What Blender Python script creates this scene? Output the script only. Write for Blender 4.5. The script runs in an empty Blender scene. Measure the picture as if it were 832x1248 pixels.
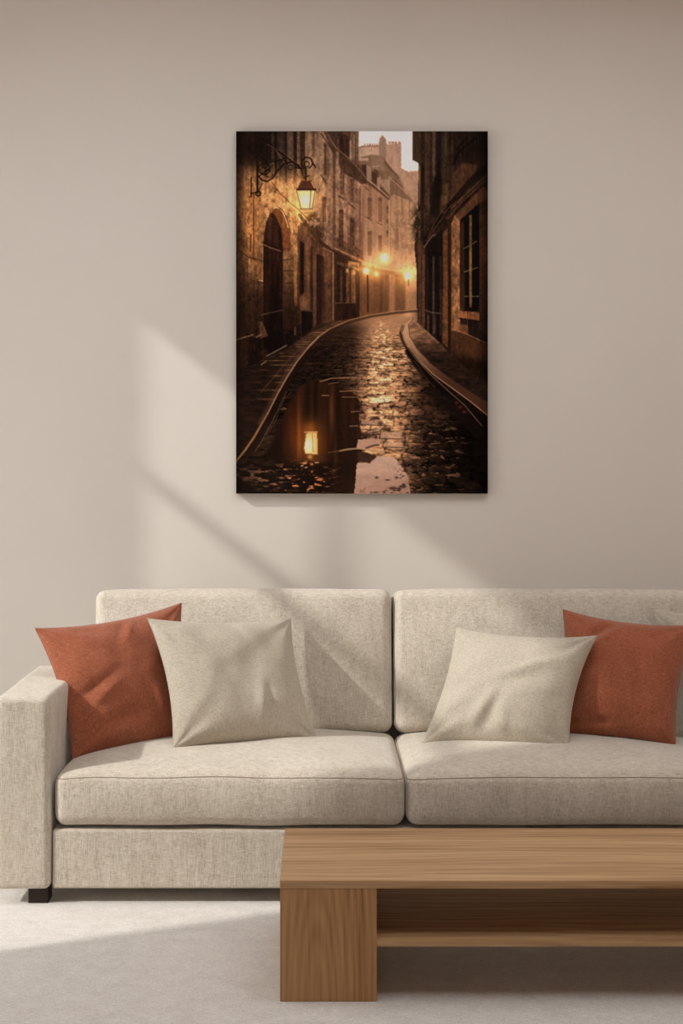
import bpy, bmesh, math, random
import numpy as np
from mathutils import Vector, Matrix, noise as mnoise

scene = bpy.context.scene
COL = scene.collection
scene.view_settings.view_transform = 'Standard'
scene.view_settings.look = 'None'
scene.view_settings.gamma = 1
scene.view_settings.use_curve_mapping = False
scene.view_settings.exposure = 0.0

# ------------------------------------------------------------------ camera
F, CX, CY, CH = 1612.0, 396.0, 540.0, 1.31     # focal length (px), axis in the frame, eye height
def P(px, py, Y):
    return Vector(((px - CX) * Y / F, Y, CH - (py - CY) * Y / F))
cam_d = bpy.data.cameras.new('camera')
cam = bpy.data.objects.new('camera', cam_d); COL.objects.link(cam)
cam.location = (0, 0, CH); cam.rotation_euler = (math.pi / 2, 0, 0)
cam_d.sensor_width = 36.0
cam_d.lens = F / 1248 * 36.0
cam_d.shift_x = (416 - CX) / 1248
cam_d.shift_y = -(624 - CY) / 1248
cam_d.clip_start = 0.05
scene.camera = cam

# ------------------------------------------------------------------ helpers
def srgb(r, g, b):
    f = lambda c: (c / 255 / 12.92) if c / 255 <= 0.04045 else ((c / 255 + 0.055) / 1.055) ** 2.4
    return (f(r), f(g), f(b), 1.0)

def link(name, me, mat=None, parent=None, smooth=False):
    o = bpy.data.objects.new(name, me); COL.objects.link(o)
    if mat: me.materials.append(mat)
    if parent: o.parent = parent
    if smooth:
        for p in me.polygons: p.use_smooth = True
    return o

def from_bm(name, bm, mat=None, parent=None, smooth=False):
    me = bpy.data.meshes.new(name); bm.normal_update(); bm.to_mesh(me); bm.free()
    return link(name, me, mat, parent, smooth)

def add_box(bm, x0, x1, y0, y1, z0, z1, bev=0.0, seg=2):
    r = bmesh.ops.create_cube(bm, size=1.0)
    vs = r['verts']
    bmesh.ops.scale(bm, vec=(x1 - x0, y1 - y0, z1 - z0), verts=vs)
    bmesh.ops.translate(bm, vec=((x0 + x1) / 2, (y0 + y1) / 2, (z0 + z1) / 2), verts=vs)
    if bev > 0:
        es = {e for v in vs for e in v.link_edges}
        bmesh.ops.bevel(bm, geom=list(es), offset=bev, segments=seg, affect='EDGES', profile=0.5)

def box(name, x0, x1, y0, y1, z0, z1, mat, parent=None, bev=0.0, seg=2):
    bm = bmesh.new(); add_box(bm, x0, x1, y0, y1, z0, z1, bev, seg)
    return from_bm(name, bm, mat, parent, smooth=False)

def thing(name, label, cat, loc, group=None):
    o = bpy.data.objects.new(name, None); COL.objects.link(o)
    o.location = loc; o.empty_display_size = 0.1
    tag(o, label, cat, group); return o

def tag(o, label, cat, group=None):
    o['label'] = label; o['category'] = cat
    if group: o['group'] = group

def into(o, root):
    """make o a child of root while keeping the world coordinates its mesh was built in"""
    o.parent = root
    o.data.transform(Matrix.Translation(-Vector(root.location)))
    return o

def structure(o):
    o['kind'] = 'structure'; return o

def axis_samples(h, r, ncore, nround):
    c = h - r
    out = []
    for i in range(nround):
        th = math.pi / 4 * (1 - i / nround)
        out.append(-(c + r * math.tan(th)))
    for i in range(ncore + 1):
        out.append(-c + 2 * c * i / ncore)
    for i in range(1, nround + 1):
        out.append(c + r * math.tan(math.pi / 4 * i / nround))
    return out

def puffbox(hx, hy, hz, r, ncore=(24, 16, 8), nround=4, deform=None):
    """rounded box (half sizes, corner radius) with an optional per-vertex deform"""
    S = [axis_samples(h, r, n, nround) for h, n in zip((hx, hy, hz), ncore)]
    H = (hx, hy, hz)
    verts, index, faces = [], {}, []
    def vid(p):
        k = (round(p[0], 6), round(p[1], 6), round(p[2], 6))
        if k not in index:
            q = Vector(p)
            core = Vector([max(-(h - r), min(h - r, c)) for c, h in zip(q, H)])
            d = q - core
            pos = core + d.normalized() * r if d.length > 1e-9 else core
            index[k] = len(verts); verts.append(pos)
        return index[k]
    for ax in range(3):
        a, b = (ax + 1) % 3, (ax + 2) % 3
        for sgn in (-1, 1):
            for i in range(len(S[a]) - 1):
                for j in range(len(S[b]) - 1):
                    quad = []
                    for (ii, jj) in ((i, j), (i + 1, j), (i + 1, j + 1), (i, j + 1)):
                        p = [0, 0, 0]; p[ax] = sgn * H[ax]; p[a] = S[a][ii]; p[b] = S[b][jj]
                        quad.append(vid(p))
                    faces.append(quad if sgn > 0 else quad[::-1])
    if deform: verts = [deform(v) for v in verts]
    return verts, faces

def mesh_of(name, verts, faces):
    me = bpy.data.meshes.new(name)
    me.from_pydata([tuple(v) for v in verts], [], faces); me.update(); return me

def tube_mesh(name, pts, rad, closed=True, n=6):
    cu = bpy.data.curves.new(name, 'CURVE'); cu.dimensions = '3D'
    sp = cu.splines.new('POLY'); sp.points.add(len(pts) - 1)
    for p, q in zip(sp.points, pts): p.co = (*q, 1)
    sp.use_cyclic_u = closed
    cu.bevel_depth = rad; cu.bevel_resolution = 2
    tmp = bpy.data.objects.new(name, cu); COL.objects.link(tmp)
    dg = bpy.context.evaluated_depsgraph_get()
    me = bpy.data.meshes.new_from_object(tmp.evaluated_get(dg))
    bpy.data.objects.remove(tmp); bpy.data.curves.remove(cu)
    me.name = name
    return me

# ------------------------------------------------------------------ materials
class NT:
    def __init__(s, name):
        s.m = bpy.data.materials.new(name); s.m.use_nodes = True
        s.t = s.m.node_tree; s.t.nodes.clear()
        s.out = s.n('ShaderNodeOutputMaterial'); s.b = s.n('ShaderNodeBsdfPrincipled')
        s.l(s.b.outputs[0], s.out.inputs[0])
    def n(s, t, **kw):
        nd = s.t.nodes.new(t)
        for k, v in kw.items(): setattr(nd, k, v)
        return nd
    def l(s, a, b): s.t.links.new(a, b)
    def coord(s, which='Object', scale=(1, 1, 1), loc=(0, 0, 0)):
        tc = s.n('ShaderNodeTexCoord'); mp = s.n('ShaderNodeMapping')
        mp.inputs['Scale'].default_value = scale; mp.inputs['Location'].default_value = loc
        s.l(tc.outputs[which], mp.inputs[0]); return mp.outputs[0]
    def noise(s, vec, scale=1, detail=2, rough=0.5, dist=0):
        nz = s.n('ShaderNodeTexNoise'); nz.inputs['Scale'].default_value = scale
        nz.inputs['Detail'].default_value = detail; nz.inputs['Roughness'].default_value = rough
        nz.inputs['Distortion'].default_value = dist
        s.l(vec, nz.inputs['Vector']); return nz.outputs['Fac']
    def math(s, op, a, b=None, c=None):
        m = s.n('ShaderNodeMath', operation=op)
        for i, x in enumerate((a, b, c)):
            if x is None: continue
            if isinstance(x, (int, float)): m.inputs[i].default_value = x
            else: s.l(x, m.inputs[i])
        return m.outputs[0]
    def ramp(s, fac, stops):
        r = s.n('ShaderNodeValToRGB')
        while len(r.color_ramp.elements) < len(stops): r.color_ramp.elements.new(0.5)
        for e, (p, c) in zip(r.color_ramp.elements, stops): e.position = p; e.color = c
        s.l(fac, r.inputs[0]); return r.outputs[0]
    def bump(s, h, strength, dist):
        b = s.n('ShaderNodeBump'); b.inputs['Strength'].default_value = strength
        b.inputs['Distance'].default_value = dist
        s.l(h, b.inputs['Height']); s.l(b.outputs[0], s.b.inputs['Normal'])
    def mix(s, fac, a, b):
        m = s.n('ShaderNodeMix', data_type='RGBA')
        for sock, x in ((m.inputs['Factor'], fac), (m.inputs['A'], a), (m.inputs['B'], b)):
            pass
        def put(sock, x):
            if isinstance(x, (int, float, tuple)): sock.default_value = x
            else: s.l(x, sock)
        put(m.inputs[0], fac); put(m.inputs[6], a); put(m.inputs[7], b)
        return m.outputs[2]

def fabric(name, dark, mid, light, thread=1.0, slub=1.0, bump=0.35, rough=0.9, sheen=0.25):
    t = NT(name)
    k = 1 / thread
    warp = t.noise(t.coord(scale=(300 * k, 300 * k, 36 * k)), 1, 2, 0.6)     # vertical threads
    weft = t.noise(t.coord(scale=(36 * k, 200 * k, 300 * k)), 1, 2, 0.6)     # horizontal threads
    fine = t.noise(t.coord(scale=(420 * k, 420 * k, 420 * k)), 1, 2, 0.7)
    cloud = t.noise(t.coord(scale=(9, 9, 5)), 1, 3, 0.6)
    streak = t.noise(t.coord(scale=(60, 60, 7)), 1, 3, 0.6)
    a = t.math('ADD', t.math('MULTIPLY', warp, 0.42), t.math('MULTIPLY', weft, 0.33))
    a = t.math('ADD', a, t.math('MULTIPLY', fine, 0.25))
    h = a
    a = t.math('ADD', a, t.math('MULTIPLY', t.math('SUBTRACT', cloud, 0.5), 0.10 * slub))
    a = t.math('ADD', a, t.math('MULTIPLY', t.math('SUBTRACT', streak, 0.5), 0.16 * slub))
    c = t.ramp(a, [(0.30, srgb(*dark)), (0.5, srgb(*mid)), (0.70, srgb(*light))])
    t.l(c, t.b.inputs['Base Color'])
    t.b.inputs['Roughness'].default_value = rough
    t.b.inputs['Specular IOR Level'].default_value = 0.15
    t.b.inputs['Sheen Weight'].default_value = sheen
    t.b.inputs['Sheen Roughness'].default_value = 0.5
    t.bump(h, bump, 0.004)
    return t.m

def wood(name, axis, dark, mid, light, seed=0.0, arch=None):
    """oak: fine pores along the grain, wandering growth rings, broad board tone"""
    t = NT(name)
    L = {'X': lambda a, b: (a, b, b), 'Z': lambda a, b: (b, b, a)}[axis]
    wob = t.noise(t.coord(scale=L(1.1, 5.0), loc=(seed, seed * 1.7, seed * .6)), 1.0, 3, 0.55)
    pores = t.noise(t.coord(scale=L(9, 420), loc=(seed, 0, seed)), 1, 2, 0.6)
    fibre = t.noise(t.coord(scale=L(3.0, 110), loc=(0, seed, 0)), 1, 3, 0.6)
    broad = t.noise(t.coord(scale=L(0.7, 17), loc=(0, seed, seed)), 1, 2, 0.5)
    sep = t.n('ShaderNodeSeparateXYZ'); t.l(t.coord(), sep.inputs[0])
    if arch:                                   # flat-sawn face: nested arches
        cx, zk, k = arch
        xx = t.math('SUBTRACT', sep.outputs[0], cx)
        r = t.math('SQRT', t.math('ADD', t.math('ADD', t.math('MULTIPLY', xx, xx), 0.0002),
                                  t.math('MULTIPLY', t.math('MULTIPLY', sep.outputs[2], sep.outputs[2]), zk)))
        r = t.math('ADD', t.math('ADD', r, t.math('MULTIPLY', sep.outputs[1], 0.3)), t.math('MULTIPLY', wob, 0.06))
        ring = t.math('SINE', t.math('MULTIPLY', r, k))
    else:
        a = sep.outputs[1]; b = sep.outputs[2]
        r = t.math('ADD', t.math('ADD', a, t.math('MULTIPLY', b, 0.8)), t.math('MULTIPLY', wob, 0.14))
        ring = t.math('SINE', t.math('MULTIPLY', r, 250.0))
    v = t.math('ADD', t.math('MULTIPLY', ring, 0.045), t.math('MULTIPLY', pores, 0.22))
    v = t.math('ADD', v, t.math('MULTIPLY', fibre, 0.38))
    v = t.math('ADD', v, t.math('MULTIPLY', broad, 0.40))
    c = t.ramp(v, [(0.30, srgb(*dark)), (0.5, srgb(*mid)), (0.72, srgb(*light))])
    t.l(c, t.b.inputs['Base Color'])
    t.b.inputs['Roughness'].default_value = 0.55
    t.b.inputs['Specular IOR Level'].default_value = 0.3
    t.bump(pores, 0.10, 0.0015)
    return t.m

def plain(name, col, rough=0.6, spec=0.3):
    t = NT(name); t.b.inputs['Base Color'].default_value = srgb(*col)
    t.b.inputs['Roughness'].default_value = rough
    t.b.inputs['Specular IOR Level'].default_value = spec
    return t.m

def plaster(name, a, b, rough=0.9):
    t = NT(name)
    n1 = t.noise(t.coord(scale=(2.2, 2.2, 2.2)), 1, 4, 0.6)
    n2 = t.noise(t.coord(scale=(160, 160, 160)), 1, 3, 0.6)
    t.l(t.ramp(n1, [(0.3, srgb(*a)), (0.7, srgb(*b))]), t.b.inputs['Base Color'])
    t.b.inputs['Roughness'].default_value = rough
    t.b.inputs['Specular IOR Level'].default_value = 0.1
    t.bump(n2, 0.05, 0.002)
    return t.m

def carpet(name, a, b, c):
    t = NT(name)
    n1 = t.noise(t.coord(scale=(230, 230, 230)), 1, 3, 0.7)
    n2 = t.noise(t.coord(scale=(14, 22, 14)), 1, 4, 0.65)
    n3 = t.noise(t.coord(scale=(60, 240, 60)), 1, 2, 0.6)
    v = t.math('ADD', t.math('MULTIPLY', n1, 0.5), t.math('MULTIPLY', n3, 0.3))
    v2 = t.math('ADD', v, t.math('MULTIPLY', n2, 0.2))
    t.l(t.ramp(v2, [(0.33, srgb(*a)), (0.5, srgb(*b)), (0.66, srgb(*c))]), t.b.inputs['Base Color'])
    t.b.inputs['Roughness'].default_value = 0.95
    t.b.inputs['Specular IOR Level'].default_value = 0.1
    t.b.inputs['Sheen Weight'].default_value = 0.2
    t.bump(v, 0.4, 0.005)
    return t.m

M_WALL = plaster('wall_paint', (213, 205, 194), (216, 208, 197))
M_CEIL = plaster('ceiling_paint', (158, 116, 80), (164, 122, 86))
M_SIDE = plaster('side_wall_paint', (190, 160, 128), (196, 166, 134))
M_FLOOR = carpet('carpet_pile', (176, 168, 158), (207, 200, 191), (230, 225, 217))
M_SOFA = fabric('sofa_linen', (150, 136, 116), (199, 188, 171), (228, 219, 206), thread=0.68, slub=1.1)
M_BEIGE = fabric('pillow_linen', (146, 134, 116), (183, 172, 154), (206, 197, 181), thread=0.65, slub=0.5, bump=0.25)
M_TERRA = fabric('terracotta_linen', (116, 57, 36), (150, 84, 57), (180, 116, 86), thread=0.65, slub=0.5, bump=0.25)
M_SEAM = plain('seam_thread', (150, 134, 112), 0.9, 0.1)
M_OAK_X = wood('oak_along', 'X', (132, 95, 60), (179, 142, 102), (202, 168, 128))
M_OAK_Z = wood('oak_upright', 'Z', (122, 84, 50), (166, 124, 82), (190, 150, 106), 3.1, arch=(-0.66, 0.02, 420.0))
M_LEG = plain('dark_stained_wood', (38, 28, 22), 0.5)
M_FRAME = plain('window_frame_paint', (225, 220, 212), 0.5)
M_EDGE = plain('canvas_edge', (28, 20, 15), 0.8, 0.1)

# ------------------------------------------------------------------ the room
WY = 4.85                     # back wall
LX, RX = -2.0, 3.4            # side walls
ZC = 3.2
box_s = lambda *a: structure(box(*a))
box_s('floor', LX - .15, RX + .15, -1.6, WY + .15, -0.12, 0.0, M_FLOOR)
# ceiling with an unseen opening added before the sofa for overhead sky fill
FILL_GAP = (-0.9, 2.3, 1.7, 3.8)
bm = bmesh.new()
add_box(bm, LX - .15, FILL_GAP[0], -1.6, WY + .15, ZC, ZC + .15)
add_box(bm, FILL_GAP[1], RX + .15, -1.6, WY + .15, ZC, ZC + .15)
add_box(bm, FILL_GAP[0], FILL_GAP[1], -1.6, FILL_GAP[2], ZC, ZC + .15)
add_box(bm, FILL_GAP[0], FILL_GAP[1], FILL_GAP[3], WY + .15, ZC, ZC + .15)
structure(from_bm('ceiling', bm, M_CEIL))
box_s('wall_back', LX - .15, RX + .15, WY, WY + .15, 0.0, ZC, M_WALL)
box_s('wall_right', RX, RX + .15, -1.6, WY, 0.0, ZC, M_SIDE)
SUN_E, SKY_E = 2.8, 2.7
GX0, GX1, GZ0, GZ1 = -0.9, 1.3, 1.4, 2.5
# left wall, with the tall window the sun comes through
SUN = Vector((1.0, 0.40, -0.776))
OY0, OY1, OZ1 = 2.86, 4.35, 2.93
bm = bmesh.new()
add_box(bm, LX - .15, LX, -1.6, OY0, 0, ZC)
add_box(bm, LX - .15, LX, OY1, WY, 0, ZC)
add_box(bm, LX - .15, LX, OY0, OY1, OZ1, ZC)
structure(from_bm('wall_left', bm, M_WALL))
# wall behind the camera with an unseen opening, added and sized to set the front fill
bm = bmesh.new()
add_box(bm, LX - .15, GX0, -1.75, -1.6, 0, ZC)
add_box(bm, GX1, RX + .15, -1.75, -1.6, 0, ZC)
add_box(bm, GX0, GX1, -1.75, -1.6, 0, GZ0)
add_box(bm, GX0, GX1, -1.75, -1.6, GZ1, ZC)
structure(from_bm('wall_front', bm, M_SIDE))
bm = bmesh.new()
FX0, FX1 = LX - .09, LX - .05
add_box(bm, FX0, FX1, OY0, 2.914, 0, OZ1)
add_box(bm, FX0, FX1, 4.292, OY1, 0, OZ1)
add_box(bm, FX0, FX1, 2.914, 4.292, 2.854, OZ1)
add_box(bm, FX0, FX1, 2.914, 4.292, 0, 0.05)
add_box(bm, FX0, FX1, 2.914, 4.292, 2.262, 2.306)          # transom bar
add_box(bm, FX0, FX1, 3.985, 4.027, 0.05, 2.854)           # mullion
win = structure(from_bm('window_1', bm, M_FRAME))
g = NT('window_glass')
g.t.nodes.remove(g.b)
mx = g.n('ShaderNodeMixShader'); tr = g.n('ShaderNodeBsdfTransparent'); gl = g.n('ShaderNodeBsdfGlossy')
gl.inputs['Roughness'].default_value = 0.0
mx.inputs[0].default_value = 0.04
g.l(tr.outputs[0], mx.inputs[1]); g.l(gl.outputs[0], mx.inputs[2]); g.l(mx.outputs[0], g.out.inputs[0])
box('glass_pane', LX - .074, LX - .068, OY0 + .02, OY1 - .02, 0.03, OZ1 - .03, g.m, win)

sl = bpy.data.lights.new('sun', 'SUN'); so = bpy.data.objects.new('sun', sl); COL.objects.link(so)
sl.energy = SUN_E; sl.angle = math.radians(1.6); sl.color = (1.0, 0.99, 0.955)
so.location = (-6, 2, 6); so.rotation_euler = SUN.to_track_quat('-Z', 'Y').to_euler()
w = bpy.data.worlds.new('sky'); scene.world = w; w.use_nodes = True
wn = w.node_tree.nodes; bg = wn['Background']
bg.inputs[0].default_value = (1.0, 1.015, 1.05, 1); bg.inputs[1].default_value = SKY_E
# ------------------------------------------------------------------ sofa
sofa = thing('sofa', 'long cream linen sofa with two wide seats standing against the wall', 'sofa', (0.23, 4.2, 0))
def part(name, me, mat, parent=None, root=None, smooth=True):
    root = root or sofa
    o = link(name, me, mat, None, smooth)
    into(o, root)
    if parent: o.parent = parent
    return o

def soft(name, x0, x1, y0, y1, z0, z1, r, mat, deform=None, ncore=(24, 16, 8), tilt=0.0, piv=None, root=None, nround=4):
    c = Vector(((x0 + x1) / 2, (y0 + y1) / 2, (z0 + z1) / 2))
    hx, hy, hz = (x1 - x0) / 2, (y1 - y0) / 2, (z1 - z0) / 2
    v, f = puffbox(hx, hy, hz, r, ncore, nround, (lambda q: deform(q, hx, hy, hz)) if deform else None)
    R = Matrix.Rotation(tilt, 4, 'X')
    pv = Vector((0, 0, -hz)) if piv is None else piv
    v = [c + (R @ (q - pv)) + pv for q in v]
    return part(name, mesh_of(name, v, f), mat, root=root)

def fab_noise(q, amp, sc, seed=0):
    return amp * mnoise.noise(Vector((q.x * sc + seed, q.y * sc, q.z * sc)))

def seat_def(seed, sl, sr):
    def d(q, hx, hy, hz):
        u, v, w = q.x / hx, q.y / hy, q.z / hz
        q = q.copy()
        if w > 0:
            crown = 0.034 * (1 - abs(u) ** 3.2) * max(0, 1 - abs(v) ** 2.6) * w
            q.z += crown - 0.012 * abs(u) ** 6 * w
        q.z -= 0.022 * (v + 1) / 2 * max(0, w)
        # plump front and ends
        q.y -= 0.012 * (1 - w * w) * (1 - u ** 6) * max(0, -v)
        q.x += 0.006 * (1 - w * w) * (1 - v ** 4) * u
        q.z += fab_noise(q, 0.004, 5, seed)
        q.y += fab_noise(q, 0.003, 7, seed + 9)
        return q
    return d

def back_def(seed):
    def d(q, hx, hy, hz):
        u, v, w = q.x / hx, q.y / hy, q.z / hz
        q = q.copy()
        q.y += (0.030 * (1 - u ** 4) * (1 - abs(w) ** 2.5)) * (1 if v > 0 else -1) * abs(v)
        q.z += 0.006 * (1 - u ** 4) * max(w, 0)
        q.y += fab_noise(q, 0.008, 6, seed)
        q.z += fab_noise(q, 0.003, 8, seed + 4)
        return q
    return d

def arm_def(q, hx, hy, hz):
    w = q.z / hz; q = q.copy()
    q.z += fab_noise(q, 0.003, 6, 2)
    q.x += fab_noise(q, 0.003, 5, 7)
    return q

S0, S1, S2 = -0.773, 0.2285, 1.231
# frame pieces
soft('base', S0 - .002, S2 + .002, 3.757, 4.64, 0.043, 0.212, 0.010, M_SOFA, ncore=(20, 8, 6), nround=3)
soft('back_frame', S0 + .012, S2 - .012, 4.60, 4.76, 0.10, 0.72, 0.03, M_SOFA, ncore=(16, 4, 8))
soft('arm', S0 - .164, S0 - .006, 3.745, 4.30, 0.043, 0.590, 0.020, M_SOFA, arm_def, ncore=(8, 14, 14))
soft('arm', S2 + .006, S2 + .164, 3.745, 4.30, 0.043, 0.590, 0.020, M_SOFA, arm_def, ncore=(8, 14, 14))
for lx in (S0 - .072, S2 + .016):
    for ly in (3.765, 4.235):
        o = box('leg', lx, lx + .057, ly, ly + .057, 0.0, 0.046, M_LEG, None, 0.002); into(o, sofa)
o = None
for lx in (S0 + .02, S2 - .077):
    o = box('leg', lx, lx + .057, 4.56, 4.617, 0.0, 0.046, M_LEG, None, 0.002); into(o, sofa)

def seat(x0, x1, seed):
    s = soft('seat_cushion', x0 + .003, x1 - .003, 3.752, 4.40, 0.218, 0.380, 0.034, M_SOFA,
             seat_def(seed, 0, 0), ncore=(40, 26, 8), nround=5)
    # stitched seam round the top edge
    c = Vector(((x0 + x1) / 2, (3.752 + 4.40) / 2, (0.218 + 0.380) / 2))
    hx, hy, hz, r = (x1 - x0) / 2 - .003, .324, .081, .034
    a = math.asin(0.45); ins = r * (1 - math.cos(a)); rr = r - ins
    loop = []
    for sx, sy, a0 in ((1, -1, -90), (1, 1, 0), (-1, 1, 90), (-1, -1, 180)):
        for i in range(7):
            t = math.radians(a0 + 15 * i)
            loop.append(Vector((sx * (hx - r) + rr * math.cos(t), sy * (hy - r) + rr * math.sin(t), hz - r + r * math.sin(a))))
    full = []
    for i, p in enumerate(loop):
        q = loop[(i + 1) % len(loop)]
        n = max(1, int((q - p).length / 0.02))
        full += [p.lerp(q, k / n) for k in range(n)]
    d = seat_def(seed, 0, 0)
    pts = [d(p, hx, hy, hz) + c for p in full]
    sm = part('seam', tube_mesh('seam', pts, 0.0013), M_SEAM)
    sm.parent = s
    return s
seat(S0, S1, 1.3); seat(S1, S2, 5.1)

def backc(x0, x1, seed):
    return soft('back_cushion', x0 + .003, x1 - .003, 4.335, 4.55, 0.345, 0.812, 0.034, M_SOFA,
                back_def(seed), ncore=(36, 8, 26), tilt=-math.radians(7))
backc(S0 + .005, S1 - .004, 2.2); backc(S1 - .004, S2 - .005, 8.8)

# ------------------------------------------------------------------ coffee table
TT = CH - (1073 - CY) * 3.1 / F         # table top height
TX0, TX1, TY0, TY1 = -0.1064, 1.40, 3.10, 3.52
table = thing('coffee_table', 'low oak coffee table with block legs and a lower shelf before the sofa', 'coffee table',
              ((TX0 + TX1) / 2, (TY0 + TY1) / 2, 0))
TB = TT - 0.0195
o = box('tabletop', TX0, TX1, TY0, TY1, TB, TT, M_OAK_X, None, 0.0015); into(o, table)
LW = 0.227
for x0 in (TX0 + .0008, TX1 - LW - .0008):
    o = box('leg', x0, x0 + LW, TY0 + .0015, TY1 - .0015, 0.0, TB, M_OAK_Z, None, 0.0015); into(o, table)
SZ = CH - (1143 - CY) * 3.105 / F
o = box('shelf', TX0 + LW, TX1 - LW, TY0 + .006, TY1 - .006, SZ - .021, SZ, M_OAK_X, None, 0.001); into(o, table)

# ------------------------------------------------------------------ pillows
def pillow(name, label, mat, TL, TR, BR, BL, tf, tb, bow=(0.02, 0.02, 0.02, 0.02), wr=(), seed=0, group=None, N=52, amp=0.009):
    """knife-edge cushion: four corners (seen from the front), puff to the front and to the back,
    inward bow of top/right/bottom/left edges, pinch wrinkles wr = (u, v, du, dv, depth)"""
    TL, TR, BR, BL = map(Vector, (TL, TR, BR, BL))
    c = (TL + TR + BR + BL) / 4
    eu = ((TR + BR) - (TL + BL)).normalized()
    ev = ((TL + TR) - (BL + BR)).normalized()
    nrm = eu.cross(ev).normalized()          # towards the viewer
    if nrm.y > 0: nrm = -nrm
    verts, faces = [], []
    def base(u, v):
        a, b = (u + 1) / 2, (v + 1) / 2
        p = BL * (1 - a) * (1 - b) + BR * a * (1 - b) + TR * a * b + TL * (1 - a) * b
        gu, gv = 1 - u * u, 1 - v * v
        p = p - ev * (bow[0] * gu * b * b) + ev * (bow[2] * gu * (1 - b) * (1 - b))
        p = p - eu * (bow[1] * gv * a * a) + eu * (bow[3] * gv * (1 - a) * (1 - a))
        return p
    def th(u, v):
        return (max(0, 1 - abs(u) ** 2.3) * max(0, 1 - abs(v) ** 2.3)) ** 0.52
    def wrinkle(u, v, side):
        w = 0
        e = min(1.0, 6 * min(1 - abs(u), 1 - abs(v)))
        q = Vector((u * 1.6 + seed, v * 1.6, side * 3.0))
        w += amp * mnoise.noise(q) + amp * 0.5 * mnoise.noise(q * 2.3)
        # creases running into the four corners
        for su in (-1, 1):
            for sv in (-1, 1):
                du, dv = 1 - su * u, 1 - sv * v
                r = math.hypot(du, dv)
                ang = math.atan2(dv, du)
                w += 0.007 * math.exp(-r / 0.42) * math.sin(ang * 9 + seed * 1.7 + su + 2 * sv)
        if side > 0:
            for (wu, wv, ru, rv, rot, dep) in wr:
                x, y = u - wu, v - wv
                cr, sr = math.cos(rot), math.sin(rot)
                x, y = x * cr + y * sr, -x * sr + y * cr
                w += dep * math.exp(-(x / ru) ** 2 - (y / rv) ** 2)
        return w * e
    T = [math.sin(math.pi / 2 * (-1 + 2 * i / N)) for i in range(N + 1)]
    idx = {}
    for side in (1, -1):
        for j, v in enumerate(T):
            for i, u in enumerate(T):
                edge = i in (0, N) or j in (0, N)
                key = (0 if edge else side, i, j)
                if key in idx: continue
                p = base(u, v)
                if not edge:
                    t = th(u, v) * (tf if side > 0 else tb)
                    p = p + nrm * side * (t + wrinkle(u, v, side) * (1 if side > 0 else .5))
                idx[key] = len(verts); verts.append(p)
    K = lambda s, i, j: idx[(0 if (i in (0, N) or j in (0, N)) else s, i, j)]
    for side in (1, -1):
        for j in range(N):
            for i in range(N):
                q = [K(side, i, j), K(side, i + 1, j), K(side, i + 1, j + 1), K(side, i, j + 1)]
                faces.append(q if side > 0 else q[::-1])
    zmin = min(v.z for v in verts)
    root = Vector((c.x, c.y, zmin))
    me = mesh_of(name, [v - root for v in verts], faces)
    o = link(name, me, mat, None, True); o.location = root
    tag(o, label, 'pillow', 'throw pillows on the sofa')
    # piped seam along the knife edge
    loop = [K(1, i, 0) for i in range(N)] + [K(1, N, j) for j in range(N)] + \
           [K(1, i, N) for i in range(N, 0, -1)] + [K(1, 0, j) for j in range(N, 0, -1)]
    tm = tube_mesh('seam', [verts[k] - root for k in loop], 0.0016)
    s = link('seam', tm, mat, o, True)
    return o

pillow('throw_pillow', 'terracotta throw pillow leaning on the left arm behind a cream pillow', M_TERRA,
       P(43, 766, 4.09), P(221, 735, 4.31), P(238, 905, 4.17), P(89, 924, 3.94), 0.080, 0.035,
       bow=(0.022, 0.02, 0.01, 0.022), seed=1.1, group=None,
       wr=[(.05, .8, .05, .22, -.5, -.014), (.14, .82, .05, .2, -.5, .012), (-.55, -.05, .35, .06, .5, -.012), (-.45, -.2, .3, .05, .6, .010), (.45, -.45, .06, .25, .35, .012), (-.2, -.6, .4, .1, .2, -.012)])
pillow('throw_pillow', 'cream linen throw pillow propped in front of the terracotta one by the left arm', M_BEIGE,
       P(180, 754, 4.11), P(354, 754, 4.33), P(386, 901, 4.12), P(211, 912, 3.95), 0.080, 0.045,
       bow=(0.018, 0.02, 0.005, 0.024), seed=4.2,
       wr=[(.25, -.45, .06, .25, -.15, .012), (.33, -.45, .05, .22, -.15, -.012), (.1, .8, .05, .2, .5, -.009), (-.05, .1, .32, .3, 0, -.013)])
pillow('throw_pillow', 'cream linen throw pillow in front of the terracotta one on the right seat', M_BEIGE,
       P(556, 765, 4.27), P(727, 775, 4.13), P(693, 913, 3.98), P(514, 905, 4.12), 0.080, 0.045,
       bow=(0.020, 0.024, 0.005, 0.018), seed=7.7,
       wr=[(-.25, -.5, .08, .3, -.3, .012), (-.1, -.55, .06, .3, -.2, -.012), (.3, .3, .5, .1, .5, .01), (.1, -.7, .05, .2, .1, .008)])
pillow('throw_pillow', 'terracotta throw pillow on the right seat between two cream ones', M_TERRA,
       P(686, 743, 4.29), P(848, 762, 4.19), P(823, 910, 4.03), P(676, 897, 4.16), 0.088, 0.035,
       bow=(0.020, 0.022, 0.012, 0.018), seed=9.4,
       wr=[(-.4, .7, .06, .3, -.9, -.014), (-.3, .62, .05, .25, -.8, .010), (.35, -.1, .12, .5, .2, -.012), (.7, -.7, .05, .25, .6, .012), (-.2, -.8, .2, .06, .1, -.010)])
pillow('throw_pillow', 'cream linen throw pillow mostly hidden behind the terracotta one at the right edge', M_BEIGE,
       P(793, 741, 4.285), P(958, 752, 4.27), P(972, 902, 4.18), P(800, 905, 4.21), 0.040, 0.025,
       bow=(0.018, 0.022, 0.012, 0.018), seed=12.0)
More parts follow.
